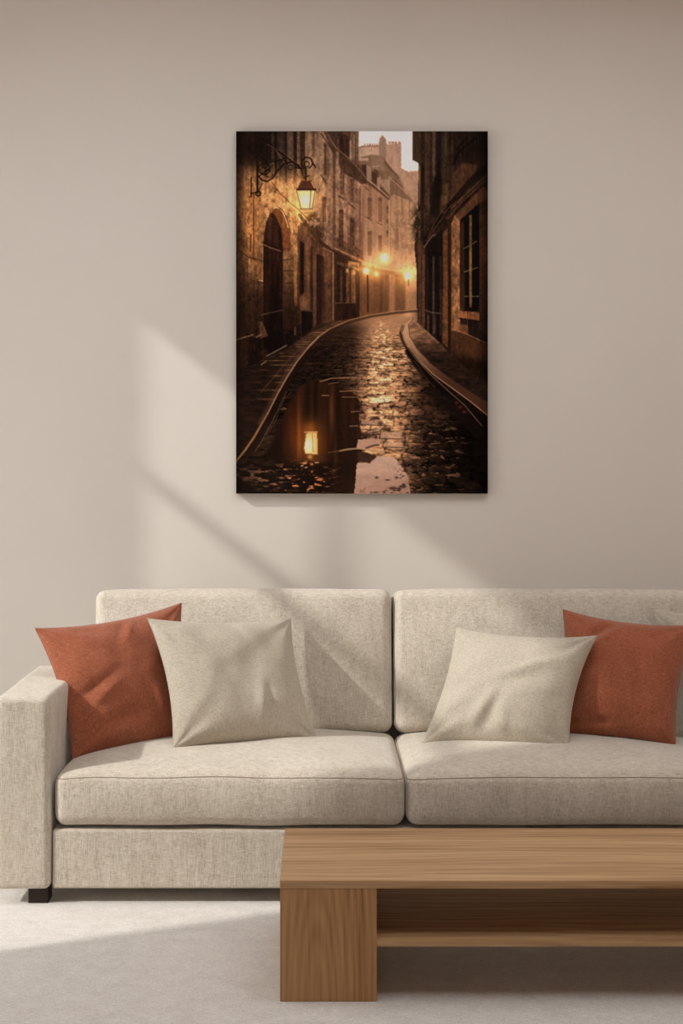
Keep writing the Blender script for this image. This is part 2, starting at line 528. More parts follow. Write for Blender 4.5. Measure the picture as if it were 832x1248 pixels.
# ------------------------------------------------------------------ the printed picture: a lamplit street, drawn point by point
PX0, PX1, PY0, PY1 = 287.6, 594.2, 160.0, 601.6
def make_picture(W=432, H=622):
    X, Y = np.meshgrid(np.linspace(PX0, PX1, W), np.linspace(PY0, PY1, H))
    pxs = (PX1 - PX0) / (W - 1)
    img = np.zeros((H, W, 3))
    def vnoise(sx, sy, seed, octv=3, rough=0.55, X_=None, Y_=None):
        X2 = X if X_ is None else X_; Y2 = Y if Y_ is None else Y_
        out = 0; amp = 1; tot = 0
        rng = np.random.RandomState(seed)
        for o in range(octv):
            g = rng.rand(257, 257)
            gx = np.abs(X2 / sx * 2 ** o + 31.7 * o) % 256; gy = np.abs(Y2 / sy * 2 ** o + 17.3 * o) % 256
            ix = gx.astype(int); iy = gy.astype(int); fx = gx - ix; fy = gy - iy
            fx = fx * fx * (3 - 2 * fx); fy = fy * fy * (3 - 2 * fy)
            v = (g[iy, ix] * (1 - fx) + g[iy, ix + 1] * fx) * (1 - fy) + (g[iy + 1, ix] * (1 - fx) + g[iy + 1, ix + 1] * fx) * fy
            out = out + v * amp; tot += amp; amp *= rough
        return out / tot
    def blur(m, s):
        n = max(2, int(round(s / pxs)))
        if n < 2: return m
        for ax in (0, 1):
            for _ in range(2):
                p = np.pad(m, [(n // 2 + 1, n - n // 2 - 1 + 0) if a == ax else (0, 0) for a in (0, 1)], mode='edge')
                c = np.cumsum(p, axis=ax)
                a1 = np.take(c, range(n, c.shape[ax]), axis=ax); a0 = np.take(c, range(0, c.shape[ax] - n), axis=ax)
                m = (a1 - a0) / n
                m = np.take(m, range(0, H if ax == 0 else W), axis=ax) if m.shape[ax] >= (H if ax == 0 else W) else \
                    np.pad(m, [(0, (H if ax == 0 else W) - m.shape[ax]) if a == ax else (0, 0) for a in (0, 1)], mode='edge')
        return m
    def poly(pts, soft=0.8):
        m = np.zeros((H, W), bool)
        n = len(pts)
        for i in range(n):
            (xa, ya), (xb, yb) = pts[i], pts[(i + 1) % n]
            if ya == yb: continue
            c = ((ya > Y) != (yb > Y)) & (X < (xb - xa) * (Y - ya) / (yb - ya) + xa)
            m ^= c
        return blur(m.astype(float), soft)
    def rect(x0, y0, x1, y1, soft=0.8): return poly([(x0, y0), (x1, y0), (x1, y1), (x0, y1)], soft)
    def dist(pts):
        d = np.full((H, W), 1e9)
        for (xa, ya), (xb, yb) in zip(pts[:-1], pts[1:]):
            dx, dy = xb - xa, yb - ya
            t = np.clip(((X - xa) * dx + (Y - ya) * dy) / (dx * dx + dy * dy + 1e-9), 0, 1)
            d = np.minimum(d, np.hypot(X - xa - t * dx, Y - ya - t * dy))
        return d
    def over(mask, col, a=1.0):
        nonlocal img
        m = np.clip(mask * a, 0, 1)[..., None]
        c = np.array(col, float)
        img = img * (1 - m) + c * m
    def line(pts, w, col, a=1.0, soft=0.8):
        over(np.clip((w / 2 + soft / 2 - dist(pts)) / soft, 0, 1), col, a)
    def arc(cx, cy, r, a0, a1, w, col, a=1.0, k=1.0, n=18):
        line([(cx + r * math.cos(math.radians(a0 + (a1 - a0) * i / n)), cy + k * r * math.sin(math.radians(a0 + (a1 - a0) * i / n))) for i in range(n + 1)], w, col, a)
    def add(m, col):
        nonlocal img
        img = img + m[..., None] * np.array(col, float)
    def mul(m):
        nonlocal img
        img = img * m[..., None]
    def gauss(cx, cy, rx, ry=None):
        ry = ry or rx
        return np.exp(-((X - cx) / rx) ** 2 - ((Y - cy) / ry) ** 2)
    def lerp(a, b, t): return np.array(a, float) * (1 - t[..., None]) + np.array(b, float) * t[..., None]
    sm = lambda v, a, b: np.clip((v - a) / (b - a), 0, 1) ** 2 * (3 - 2 * np.clip((v - a) / (b - a), 0, 1))
    grime = vnoise(14, 22, 3, 4); fine = vnoise(3, 4, 5, 3); vert = vnoise(4, 90, 8, 3); horiz = vnoise(30, 2.4, 9, 3)

    # ---- sky
    over(np.ones((H, W)), (252, 230, 212)); over(sm(Y, 222, 240), (50, 32, 21))
    # ---- far houses in the haze
    far = poly([(380, 150), (436, 150), (436, 178.5), (441, 176.5), (460.5, 176), (461.5, 169.5), (465, 164), (469.5, 169.5),
                (470, 175.5), (487.5, 174), (488, 203.5), (493, 207), (498, 209.5), (504, 208.5), (512, 206), (515, 385), (380, 395)], 1.2)
    over(far, lerp((150, 112, 82), (168, 126, 94), sm(X, 440, 505)))
    over(rect(436, 179, 461, 190, 1.2), (184, 148, 120))
    for x in (443, 446, 449, 452, 455, 458): over(rect(x, 174.2, x + 1.6, 177.5, .8), (150, 116, 92))
    over(poly([(461.5, 169.5), (465, 164), (469.5, 169.5), (469, 190), (461.5, 190)], 1), (146, 116, 92))
    over(poly([(469.5, 175.5), (487.5, 174), (488, 216), (480, 214), (470, 199)], 1), (170, 132, 104))
    for x in (472, 476, 480, 484): over(rect(x, 171.5, x + 3.2, 174.8, .8), (146, 112, 88))
    over(poly([(436, 192), (450, 188), (467, 190), (472, 200), (486, 216), (497, 232), (503, 246), (480, 236), (472, 240), (452, 222), (436, 208)], 1), (120, 88, 64))
    line([(469, 198), (478, 208), (487, 217)], 2.2, (92, 66, 46), .8)
    over(poly([(450, 189), (466, 189), (467, 207), (454, 205)], 1), (134, 102, 78))
    line([(453, 203), (462, 202)], 1.2, (176, 140, 112), .8)
    over(poly([(463, 219), (474, 218), (474, 236), (463, 230)], 1.2), (158, 122, 94))
    over(poly([(455, 205), (461, 208), (461, 229), (454, 222)], 1), (84, 58, 40))
    over(poly([(461, 214), (464, 215), (463.5, 231), (461, 230)], 1), (150, 114, 88))
    over(poly([(464, 218), (474, 217), (473, 238), (466, 232)], 1), (150, 116, 90), .6)
    line([(474, 216), (486, 226), (496, 236)], 2.0, (170, 130, 100), .7)
    line([(478, 218), (492, 230)], 1.5, (100, 70, 50), .7)
    # facade C and D with shuttered windows
    fC = poly([(436, 214), (473, 241), (475, 332), (436, 322)], 1)
    over(fC, lerp((146, 104, 76), (158, 116, 84), sm(Y, 230, 310)))
    fD = poly([(474, 240), (505, 248), (508, 345), (474, 335)], 1)
    over(fD, lerp((152, 114, 84), (170, 126, 88), sm(X, 476, 505)), .85)
    over(poly([(483, 209), (508, 208), (508, 250), (494, 236)], 2), (172, 132, 102), .7)
    for x0, y0, x1, y1 in ((447, 240, 452, 266), (460, 240, 464.5, 270), (470, 250, 472.3, 259), (447.3, 281, 452.3, 311), (460, 286, 464.5, 306), (470.4, 266, 472.4, 272), (470.4, 280, 472.4, 288)):
        over(rect(x0, y0, x1, y1, .9), (110, 74, 50), .85)
        over(rect(x0, y0, x1, y0 + 4, .9), (84, 54, 36), .6)
    for p in (((446, 264.5), (452.5, 268.5)), ((459.5, 271.5), (465, 274)), ((443, 226), (449, 232))): line(p, 1.2, (78, 48, 32), .8)
    for x0, y0, x1, y1 in ((448, 219, 452, 240), (480.5, 222, 483, 242), (488, 232, 490, 262), (497, 240, 499, 262), (479, 278, 485, 304), (489, 255, 491, 268)):
        over(rect(x0, y0, x1, y1, 1.4), (116, 82, 56), .55)
    line([(474.2, 244), (474.2, 318)], 1.0, (190, 142, 102), .8); line([(475.6, 244), (475.6, 318)], .8, (120, 82, 56), .6)
    over(fD * sm(vnoise(5, 7, 41, 3), .55, .72), (120, 84, 56), .5)
    mul(1 + (fC + fD) * (vert - .5) * .22)
    # roof slope of C with dormers
    over(poly([(436, 198), (447, 204), (474, 238), (474, 243), (436, 216)], 1), (92, 64, 44))
    over(poly([(440, 200), (446, 200), (446, 219), (440, 214)], .8), (64, 42, 28))
    over(poly([(446, 200), (451, 203), (452, 224), (446, 219)], .8), (142, 112, 88))
    over(poly([(452, 207), (459, 212), (459, 229), (453, 223)], .8), (66, 44, 30))
    over(rect(459, 216, 462.5, 231, .8), (152, 118, 92))
    over(rect(436, 192, 448, 195, .8), (178, 142, 116))
    line([(440, 213), (456, 225), (473, 240)], 1.5, (166, 124, 94), .9)
    line([(440, 215.5), (456, 227.5), (473, 243)], 1.4, (78, 52, 36), .8)
    # ---- facade B (plaster house on the left, seen steeply)
    fB = poly([(372, 150), (392, 150), (414, 184), (444, 221), (442, 325), (404, 308), (372, 290)], 1)
    over(fB, lerp((134, 100, 72), (150, 106, 78), sm(X, 385, 440)))
    over(fB * sm(Y, 240, 310), (112, 74, 50), .6)
    mul(1 + fB * ((vert - .5) * .5 + (grime - .5) * .3))
    over(poly([(390, 150), (436, 150), (436, 200), (446, 214), (446, 224), (420, 212), (404, 184)], 1.5), (76, 52, 36))
    over(poly([(412, 163), (424.5, 165), (424.5, 192), (413, 183)], 1), (54, 34, 24))
    over(poly([(427, 150), (436, 150), (434, 200), (427, 193)], 1), (112, 84, 62))
    over(rect(425, 170, 427.2, 194, .8), (156, 124, 96)); over(rect(431.5, 166, 433.5, 198, .8), (70, 46, 32), .7)
    line([(397, 160), (409, 180), (424, 192), (440, 209), (446, 217)], 1.2, (124, 92, 68), .8)
    line([(391, 163), (406, 184), (418, 205)], 2.0, (58, 38, 26), .6)
    over(poly([(405, 182), (420, 190), (446, 222), (440, 224), (414, 206)], 1.5), (70, 46, 32), .85)
    for x0, y0, x1, y1, d in ((393.6, 174, 397, 212, 1), (413.6, 206, 418.5, 236, .7), (426, 217, 430, 246, .75), (391.6, 239, 396.5, 270, .9), (412, 255, 417.6, 301, .9), (425.6, 265, 430.6, 300, .9)):
        over(rect(x0, y0, x1, y1, 1.2), (86, 56, 38), d)
        over(rect(x0, y0, x1, y0 + 5, 1.2), (62, 38, 26), .7 * d)
    for p in (((390.5, 213), (398, 223.5)), ((411, 237.5), (418.5, 242.5)), ((424.5, 247.5), (432, 254))): line(p, 1.5, (66, 40, 27), .9)
    over(rect(404.5, 186, 408, 305, 1.2), (88, 58, 40), .85); over(rect(408.5, 184, 411.5, 262, 1.2), (158, 120, 90), .7); over(rect(401.5, 200, 403.5, 300, 1.2), (152, 112, 80), .6)
    over(rect(436.8, 226, 438.6, 318, 1), (96, 64, 44), .8)
    over(rect(374, 155, 379, 216, 1.4), (140, 108, 80), .7); over(rect(379, 155, 382.5, 190, 1.2), (82, 58, 42), .7)
    # balcony and cornice over the shops
    over(poly([(408, 288), (440, 305), (440, 320), (408, 304)], 1.2), (92, 60, 39), .8)
    for x in range(410, 441, 3): over(rect(x, 288 + (x - 408) * .5, x + 1.2, 302 + (x - 408) * .5, .8), (64, 40, 26), .6)
    over(poly([(405, 303), (442, 321), (442, 392), (405, 392)], 1), (50, 30, 19))
    line([(408, 302.5), (424, 310), (441, 318)], 1.5, (172, 122, 82), .9)
    line([(432, 313), (444, 319)], 3, (150, 88, 48), .7)
    over(poly([(424, 317), (437.5, 320), (437.5, 330), (423, 324)], .9), (150, 102, 60))
    over(poly([(427, 321), (435, 323.5), (435, 327), (427, 323.5)], .9), (96, 62, 36), .8)
    over(poly([(409, 322), (420, 325), (420, 392), (409, 392)], 1), (40, 24, 16))
    over(poly([(411, 318), (421, 321), (438, 331), (421, 325), (409, 321)], 1.5), (92, 60, 40), .7)
    for x0, x1, c in ((421, 424.5, (112, 70, 42)), (427, 432.5, (120, 76, 44)), (414, 416, (70, 46, 32))): over(rect(x0, 329, x1, 369, 1.1), c, .9)
    over(rect(420.8, 327, 424, 332, .8), (205, 150, 92), .9); over(rect(427.5, 328, 432, 334, .8), (170, 115, 66), .8)
    over(rect(408, 369.4, 432, 392, 1), (42, 24, 16)); line([(408, 369.5), (431, 369)], 1.0, (98, 64, 42), .8)
    over(rect(437.5, 322, 445, 390, 1.5), (112, 70, 40), .8)
    # ---- ground floor down the street
    gl = poly([(440, 320), (508, 332), (508, 378), (440, 386)], 2)
    over(gl, lerp((104, 64, 36), (150, 100, 62), sm(X, 450, 505)), .95)
    over(poly([(440, 317), (470, 325), (507, 330), (507, 334), (470, 329), (440, 322)], 1.2), (196, 142, 92), .6)
    for x0, x1, c, a in ((446.5, 449, (62, 36, 22), .9), (452, 462, (98, 60, 33), .7), (462.5, 465, (72, 44, 26), .7), (465, 473, (94, 60, 35), .6), (473.5, 479, (152, 104, 66), .8), (481, 493, (98, 64, 37), .85), (494, 498, (150, 104, 66), .8), (499, 506, (160, 112, 76), .6)):
        over(rect(x0, 334, x1, 380, 1.5), c, a)
    # warm haze from the street lamps
    hz = gauss(458, 330, 34, 26)
    add(hz, (46, 30, 14)); add(gauss(498, 332, 14, 26), (44, 30, 16)); add(gauss(480, 290, 40, 60), (14, 8, 2))
    for cx, cy, r, s in ((446, 330, 3.2, 1), (458.8, 334, 2.3, .7), (468, 314, 3.3, 1), (496.5, 336.5, 3.6, 1)):
        add(gauss(cx, cy, r * 3.6, r * 3.6) * s, (90, 62, 28)); add(gauss(cx, cy, r, r * 1.15) * s, (190, 170, 140))
    line([(447.5, 336), (447.5, 380)], 1.6, (64, 38, 24), .8); line([(497.5, 341), (497.5, 348)], 1.4, (120, 74, 44), .7)

    # ---- building A: stone wall with the arched door
    A = poly([(280, 150), (378.5, 150), (378.5, 262), (366, 272), (366, 425), (330, 440), (280, 452)], 1)
    lamp = np.exp(-(np.hypot((X - 352) * .9, (Y - 246) * .75) / 62) ** 2)
    stone = lerp((44, 27, 17), (214, 146, 84), np.clip(lamp * 1.0, 0, 1))
    stone = stone * (0.72 + .56 * grime[..., None]) * (0.86 + .28 * fine[..., None])
    over(A, stone)
    over(A * sm(215 - Y + (X - 300) * .12, -6, 34), (36, 23, 16), .86)
    over(A * (1 - sm(X, 288, 303)), (34, 20, 13), .72)
    over(A * gauss(306, 262, 11, 34) * (.75 + .5 * grime), (206, 130, 60), .75)
    over(A * gauss(303, 312, 9, 26) * fine, (168, 100, 48), .8); over(A * gauss(340, 238, 26, 16) * fine, (226, 160, 96), .5)
    over(A * sm(Y, 330, 420), (38, 22, 13), .8)
    over(poly([(338, 212), (378, 222), (378, 262), (350, 240)], 6), (176, 128, 86), .55)
    # dark pilasters above the bracket
    for x0, x1, c in ((318, 330, (34, 24, 18)), (330, 333, (70, 52, 40)), (333.5, 337, (26, 18, 13)), (337, 346, (52, 38, 30)), (346, 349, (34, 22, 16)), (349, 357, (82, 60, 46)), (357, 361, (38, 25, 18)), (361, 365, (112, 84, 62)), (365.5, 370.5, (58, 39, 27)), (371, 379, (136, 102, 74))):
        over(rect(x0, 150, x1, 240, 1.0) * (1 - sm(Y + vert * 20, 204 + (x0 - 318) * .3, 232 + (x0 - 318) * .3)), c, .9)
    over(rect(288, 150, 330, 200, 10), (24, 15, 11), .7)
    line([(333, 178), (346, 198), (352, 206)], 2.0, (96, 66, 48), .7)
    # cable and cracks on the plaster
    line([(331, 222), (341, 236), (352, 246), (362, 254), (376, 268)], 1.3, (84, 46, 24), .8)
    line([(334, 224), (344, 238), (356, 249)], .9, (120, 72, 40), .6)
    line([(352, 252), (358, 262), (361, 270)], .8, (90, 50, 26), .6)
    over(A * sm(vnoise(4, 5, 77, 3), .6, .7) * sm(Y, 205, 240) * (1 - sm(Y, 300, 350)), (104, 60, 30), .35)
    line([(309, 236), (309, 305), (309.5, 360)], 1.2, (52, 26, 14), .85); line([(311.5, 236), (311, 300)], .8, (150, 96, 50), .6)
    line([(305.5, 286), (305, 306)], 1.6, (46, 22, 12), .8)
    for p in (((292, 306), (302, 313), (320, 318)), ((289, 333), (306, 338), (321, 343)), ((289, 361), (310, 361)), ((289, 385), (304, 385)),
              ((345, 317), (355, 316)), ((345, 330), (360, 330)), ((345, 345), (357, 345)), ((346, 357), (356, 358)), ((314, 343), (314, 382)), ((315, 361), (320, 361))):
        line(p, 1.1, (46, 24, 13), .8)
    over(poly([(302, 315), (309, 317), (309, 338), (302, 336)], 1), (172, 118, 62), .55); over(poly([(310, 318), (320, 320), (320, 342), (310, 339)], 1), (150, 94, 50), .5)
    line([(304, 338), (311, 341)], 1.2, (150, 100, 52), .7); line([(316, 341.5), (320, 342.5)], 1.4, (220, 170, 112), .9)
    over(rect(357.5, 262, 361.5, 372, 1.4), (178, 118, 62), .6 ); over(rect(362, 275, 366, 400, 1.6), (70, 42, 25), .7)
    over(A * sm(Y, 345, 405), (30, 18, 11), .45)
    # arched opening: reveal and door
    arch_out = [(320, 425), (320, 300), (321, 285), (324, 270), (328, 260), (332, 254.5), (336, 252.5), (340, 254), (345, 260), (349.5, 270), (352.5, 283), (353.8, 304), (350, 306), (344.5, 304.5), (344.5, 425)]
    over(poly(arch_out, .9), (104, 56, 28))
    over(poly([(332, 254), (340, 254), (349, 270), (353, 300), (345, 304), (343, 284), (338, 268), (331, 258)], 1.2) * gauss(350, 270, 12, 30), (130, 72, 34), .7)
    door = poly([(320, 425), (320, 300), (321, 285), (324, 270), (328.5, 259), (331, 258), (337, 266), (341.5, 278), (343.6, 292), (344, 304), (344, 425)], 1)
    over(door, (40, 22, 14)); mul(1 + door * (vnoise(2.2, 70, 21, 2) - .5) * 1.1)
    over(door * gauss(328, 282, 6, 18), (84, 48, 32), .55)
    over(door * sm(Y, 330, 400), (14, 9, 8), .75)
    line([(320, 295.5), (330, 300.5), (344, 305)], 3.2, (34, 17, 11), .9); line([(320, 297.5), (330, 302), (342, 306)], 1.5, (124, 84, 62), .8)
    line([(335, 252.3), (340, 253.6), (345, 259.5), (348.5, 268), (351, 277)], 1.2, (240, 186, 122), .85)
    line([(337, 251.3), (344, 256), (350, 267), (354, 284)], 1.1, (70, 34, 18), .7)
    line([(319.6, 286), (320, 300), (319.7, 340)], 1.0, (206, 140, 78), .45)
    line([(318, 384), (330, 381), (344, 378)], 1.3, (96, 68, 52), .6)
    # bollards and base
    over(poly([(303, 411), (317, 409), (320, 446), (300, 450)], 1.5), (20, 12, 9), .9)
    over(poly([(312, 392), (319, 391), (326, 409), (316, 412)], 1.2), (104, 66, 44), .75); over(rect(312, 392, 315.5, 407, 1), (30, 18, 12), .8)
    over(poly([(318, 412), (345, 400), (364, 402), (366, 424), (330, 438)], 3), (16, 10, 8), .85)
    line([(288, 414), (298, 411), (308, 408)], 1.1, (150, 108, 78), .85)
    over(poly([(356, 396), (366, 396), (366, 416), (356, 420)], 2), (26, 16, 11), .7); over(rect(357.5, 397, 360, 408, .8), (120, 84, 58), .5)
    # ---- strip between arch house and facade B: window, ledge, plants, doorway
    over(poly([(365, 270), (382, 285), (405, 305), (405, 396), (366, 415)], 1.2), lerp((96, 60, 37), (82, 50, 30), sm(Y, 310, 390)))
    mul(1 + poly([(365, 270), (405, 305), (405, 396), (366, 415)], 1.2) * (vert - .5) * .7)
    over(poly([(364.5, 292), (370, 296), (370, 356), (364.5, 360)], .9), (28, 17, 12)); over(rect(365, 361, 375, 377, 1.4), (138, 92, 56), .5)
    over(rect(377.5, 300, 380.5, 400, 1.1), (42, 24, 15), .8); over(rect(381.5, 312, 384, 396, 1), (92, 62, 42), .6)
    over(poly([(385, 308), (394, 312), (394, 394), (384.5, 396)], 1), (42, 24, 16)); over(rect(391, 320, 394, 393, 1.2), (66, 38, 26), .6)
    over(rect(404.3, 306, 406.2, 390, .9), (150, 104, 66), .7); over(rect(401.5, 306, 403.6, 392, .9), (56, 34, 22), .7)
    line([(365, 262), (378, 280), (392, 296), (405, 306)], 4, (54, 34, 22), .85); line([(368, 268), (380, 284)], 1.1, (120, 80, 50), .4)
    line([(394, 302), (405, 307.5)], 1.6, (140, 98, 62), .7)
    leaf = sm(vnoise(4, 4, 55, 3), .38, .55) * np.clip(gauss(381, 268, 6.5, 13) * 1.5 + gauss(388, 286, 10, 12), 0, 1)
    over(leaf, (52, 34, 20), .95); over(leaf * sm(vnoise(3, 3, 58, 2), .66, .8), (96, 64, 40), .45)
    over(poly([(366.5, 378), (380, 378.5), (379, 410), (366, 411)], 1.2), (22, 14, 11)); line([(366.5, 378.2), (380, 379.2)], 1.1, (92, 60, 40), .7)
    # ---- iron bracket and lantern
    ir = (22, 14, 10)
    over(rect(311.3, 166, 314, 235, .9), ir, .95)
    line([(318, 168), (332, 178), (350, 192), (366, 205)], 2.2, ir)
    line([(326, 176), (342, 184), (362, 200)], .9, (120, 88, 66), .5)
    line([(314, 214), (320, 220), (326, 221), (332, 217), (338, 208), (346, 200), (356, 197), (364, 202)], 2.0, ir)
    line([(314, 216), (322, 210), (332, 202)], 1.6, ir); line([(314, 188), (320, 193), (326, 198), (338, 196), (348, 192)], 1.5, ir, .9)
    arc(322, 206, 6.8, 0, 330, 1.6, ir, .95); arc(321, 207, 3.6, 30, 330, 1.2, ir, .8); arc(327.5, 212, 4.2, 0, 300, 1.3, ir, .8)
    arc(320, 176, 8.5, 20, 340, 1.5, ir, .8); arc(331, 190, 5, 0, 270, 1.2, ir, .75); arc(345, 200, 4.5, 150, 420, 1.3, ir, .85); arc(353.6, 204, 3, 0, 360, 1.3, ir, .9)
    line([(315, 232), (318, 226), (320, 223)], 1.1, ir); line([(306, 216), (306, 240)], 1.7, ir, .9); line([(306, 236), (312, 234)], 1.4, ir); arc(314.5, 236, 2.8, 0, 360, 1.7, ir)
    arc(374, 198.5, 6.6, 100, 430, 1.8, ir); arc(373.6, 200, 3.0, 0, 330, 1.3, ir); line([(380, 197), (384.5, 204)], 1.8, ir)
    line([(360, 204), (367, 206), (372, 204)], 1.7, ir); line([(372.5, 206), (372.5, 219)], 2.6, ir); line([(367.5, 206), (369, 214), (372, 218)], 1.3, ir); line([(376.5, 214), (370, 217)], 1.6, ir)
    line([(358, 207), (363, 214)], 1.1, (60, 36, 24), .7)
    add(gauss(372, 243, 30, 30), (58, 36, 12)); add(gauss(372, 244, 16, 18), (70, 50, 22))
    over(poly([(361.2, 230.5), (383.8, 230.5), (380, 254.5), (366.8, 254.5)], .9), lerp((255, 200, 112), (255, 243, 196), np.clip(gauss(372, 244, 9, 10), 0, 1)))
    over(poly([(366.8, 254.5), (380, 254.5), (376, 259.5), (371, 260)], .9), (232, 168, 92))
    for p, w in ((((361, 231), (366.8, 255)), 1.0), (((384, 231), (380, 255)), 1.0), (((379, 231), (377.3, 254.5)), 1.1), (((366, 254.6), (380.6, 254.6)), 1.1), (((370.5, 260), (376.5, 259.5)), .8)): line(p, w, (110, 62, 28), .85)
    over(poly([(366, 219.5), (379, 219), (384.5, 230.5), (360.5, 230.5)], .9), (82, 46, 28)); over(rect(360.3, 229.6, 384.8, 231.4, .8), (44, 25, 16))
    line([(379.5, 222), (383, 229)], 1.1, (236, 178, 108), .8); arc(387, 232, 2.4, -40, 160, 1.0, (110, 72, 46), .8)

    # ---- right building, in shadow
    R_ = [(502.5, 150), (600, 150), (600, 470), (560, 440), (530, 412), (507, 391), (507, 330), (504, 300), (508.5, 262), (509, 198), (502, 194)]
    Rm = poly(R_, 1)
    over(Rm, lerp((46, 30, 20), (30, 19, 14), sm(X, 510, 590)))
    mul(1 + Rm * ((vert - .5) * .9 + (grime - .5) * .5))
    over(poly([(502.5, 150), (512, 150), (512, 199), (509, 197), (502, 194)], 1), (60, 42, 29))
    for x0, x1, y1, c in ((509, 511, 330, (112, 82, 58)), (511.3, 513, 300, (58, 38, 26)), (513, 515.5, 300, (24, 15, 11)), (517, 523, 262, (70, 48, 34)), (524, 526, 258, (42, 28, 21)), (526.5, 529.5, 220, (82, 58, 44)), (531, 536.5, 240, (26, 20, 20)), (538, 546, 235, (52, 38, 25)), (541.5, 543, 190, (82, 64, 44)), (549, 551.5, 230, (48, 34, 24))):
        over(rect(x0, 150 if x0 > 513 else 200, x1, y1, 1.1), c, .85)
    over(poly([(551, 210), (563, 198), (582, 200), (570, 232), (548, 246)], 3), (84, 52, 32), .7)
    over(poly([(540, 226), (548, 222), (546, 246), (538, 250)], 2), (96, 66, 38), .5)
    # cornices running down towards the street
    line([(600, 196), (572, 222), (552, 246), (534, 268), (516, 296)], 7, (22, 14, 10), .85)
    line([(592, 214), (566, 238), (550, 254)], 1.6, (104, 66, 40), .7); line([(592, 219), (560, 248), (546, 266)], 3, (74, 44, 27), .8)
    line([(580, 168), (560, 184), (552, 200)], 3, (16, 11, 9), .8); line([(570, 166), (556, 182)], 3, (14, 10, 8), .7)
    over(poly([(527, 216), (537, 210), (538, 234), (528, 262), (523, 262)], 2.5), (20, 14, 10), .85); over(poly([(538, 236), (545, 240), (542, 262), (536, 258)], 1.8), (116, 78, 44), .45)
    for p in (((523, 285), (530, 270), (538, 258)), ((521, 290), (530, 278), (540, 264)), ((519, 294), (528, 286)), ((540, 262), (546, 254), (556, 245)), ((519, 262), (523, 250))): line(p, 1.5, (92, 60, 44), .55)
    lf = sm(vnoise(4, 4, 63, 3), .33, .55) * np.clip(gauss(511, 272, 9, 20) * 1.5 + gauss(516, 258, 6, 10), 0, 1)
    over(lf, (40, 29, 17), .95); over(lf * sm(vnoise(2.5, 2.5, 64, 2), .62, .75), (92, 78, 42), .5)
    over(poly([(507, 296), (515, 292), (514, 308), (508, 330)], 1.5), (72, 44, 26), .8)
    # shop front bays
    over(poly([(517, 298), (538.5, 278), (538.5, 420), (517, 400)], 1.2), (22, 15, 12))
    over(rect(507, 312, 509, 392, .9), (52, 33, 22)); over(rect(509.2, 312, 512, 394, 1), (74, 52, 36), .8); over(rect(513.5, 310, 517.2, 398, 1), (90, 54, 34), .85)
    for x, c in ((520, (48, 34, 26)), (527.3, (78, 60, 48)), (535.8, (54, 36, 28))): over(rect(x - .9, 312, x + .9, 408, 1), c, .8)
    line([(517, 301), (526, 288), (531, 286)], 1.3, (110, 84, 66), .7); line([(518, 378), (526, 381), (537, 382)], 2.0, (92, 72, 58), .6)
    for x in (521, 529): over(rect(x - 1, 383, x + 1, 405, 1), (82, 52, 28), .7)
    over(poly([(539, 284), (545, 276), (545.5, 424), (538.5, 418)], 1), (98, 58, 31)); over(rect(545, 284, 548.5, 432, 1), (36, 21, 14), .95)
    over(rect(538, 389, 545, 393, 1), (120, 74, 42), .7)
    col = poly([(549, 272), (553, 262), (559.8, 258), (559.8, 408), (549, 404)], 1)
    over(col, (138, 90, 52)); mul(1 + col * ((vnoise(4, 8, 33, 3) - .5) * 1.1))
    # window with bars
    over(poly([(553, 262), (588, 226), (594, 230), (594, 250), (583, 247), (559, 268)], 1.5), (92, 56, 33), .8)
    over(poly([(559.5, 268), (583, 247), (583, 378), (560, 380)], .9), (15, 11, 11))
    over(poly([(559.5, 272), (564.5, 268), (565.5, 377), (560, 379)], 1.2), (58, 33, 20), .85)
    over(rect(571.4, 261, 573.8, 374, .8), (146, 100, 44), .85)
    for p in (((565, 303), (573, 299), (580.5, 294)), ((565.5, 331.5), (582, 326)), ((566, 361.2), (584, 361.2))): line(p, 1.1, (112, 96, 66), .75)
    over(poly([(583, 247), (600, 236), (600, 420), (583, 400)], 1.3), lerp((54, 33, 21), (92, 50, 28), gauss(592, 310, 14, 40)))
    for y in (300, 325, 358): line([(586, y + 2), (596, y - 4)], 1.0, (26, 15, 10), .7)
    over(poly([(559, 378), (583.5, 380), (583, 390), (558.5, 386.5)], 1), (128, 76, 42)); line([(559, 388), (583, 391.5)], 1.6, (22, 13, 9), .9); line([(569.5, 378), (569.5, 409)], 1.2, (64, 38, 23), .8)
    over(poly([(549, 402), (560, 404), (594, 420), (600, 422), (600, 476), (566, 448), (548, 432)], 1.5), (66, 38, 21))
    line([(551, 401), (566, 406), (594, 419)], 1.3, (150, 96, 54), .75); over(poly([(560, 395), (570, 396), (570, 408), (561, 405)], 2), (132, 78, 42), .6)
    mul(1 - .55 * poly([(545, 432), (600, 440), (600, 490), (566, 455)], 8))
    mul(1 - Rm * .45 * sm(X, 575, 596))

    # weathering over all the walls
    wea = (vnoise(3.2, 26, 101, 4) - .5) * .55 + (vnoise(2.2, 3.0, 102, 3) - .5) * .6 + (vnoise(9, 12, 103, 3) - .5) * .4
    keep = 1 - np.clip(gauss(372, 244, 14, 16) * 1.6, 0, 1)
    hazy = 1 - .72 * poly([(436, 150), (508, 150), (508, 390), (440, 390)], 6)
    mul(np.clip(1 + wea * keep * hazy * (1 - sm(Y, 150, 215) * 0), .3, 1.8) * 1.0 + 0 * X)
    over(A * keep * (1 - poly(arch_out, 1)) * sm(vnoise(2.4, 5, 104, 3), .58, .72) * sm(Y, 200, 240), (60, 32, 16), .4)
    # ---- the ground
    kerbL = [(508, 377), (480, 379.5), (450, 384), (425, 390.5), (402, 400.5), (388, 410.5), (375, 424), (362, 440), (350, 459), (338, 480), (326, 504), (319, 516), (310, 532), (299, 548), (280, 572)]
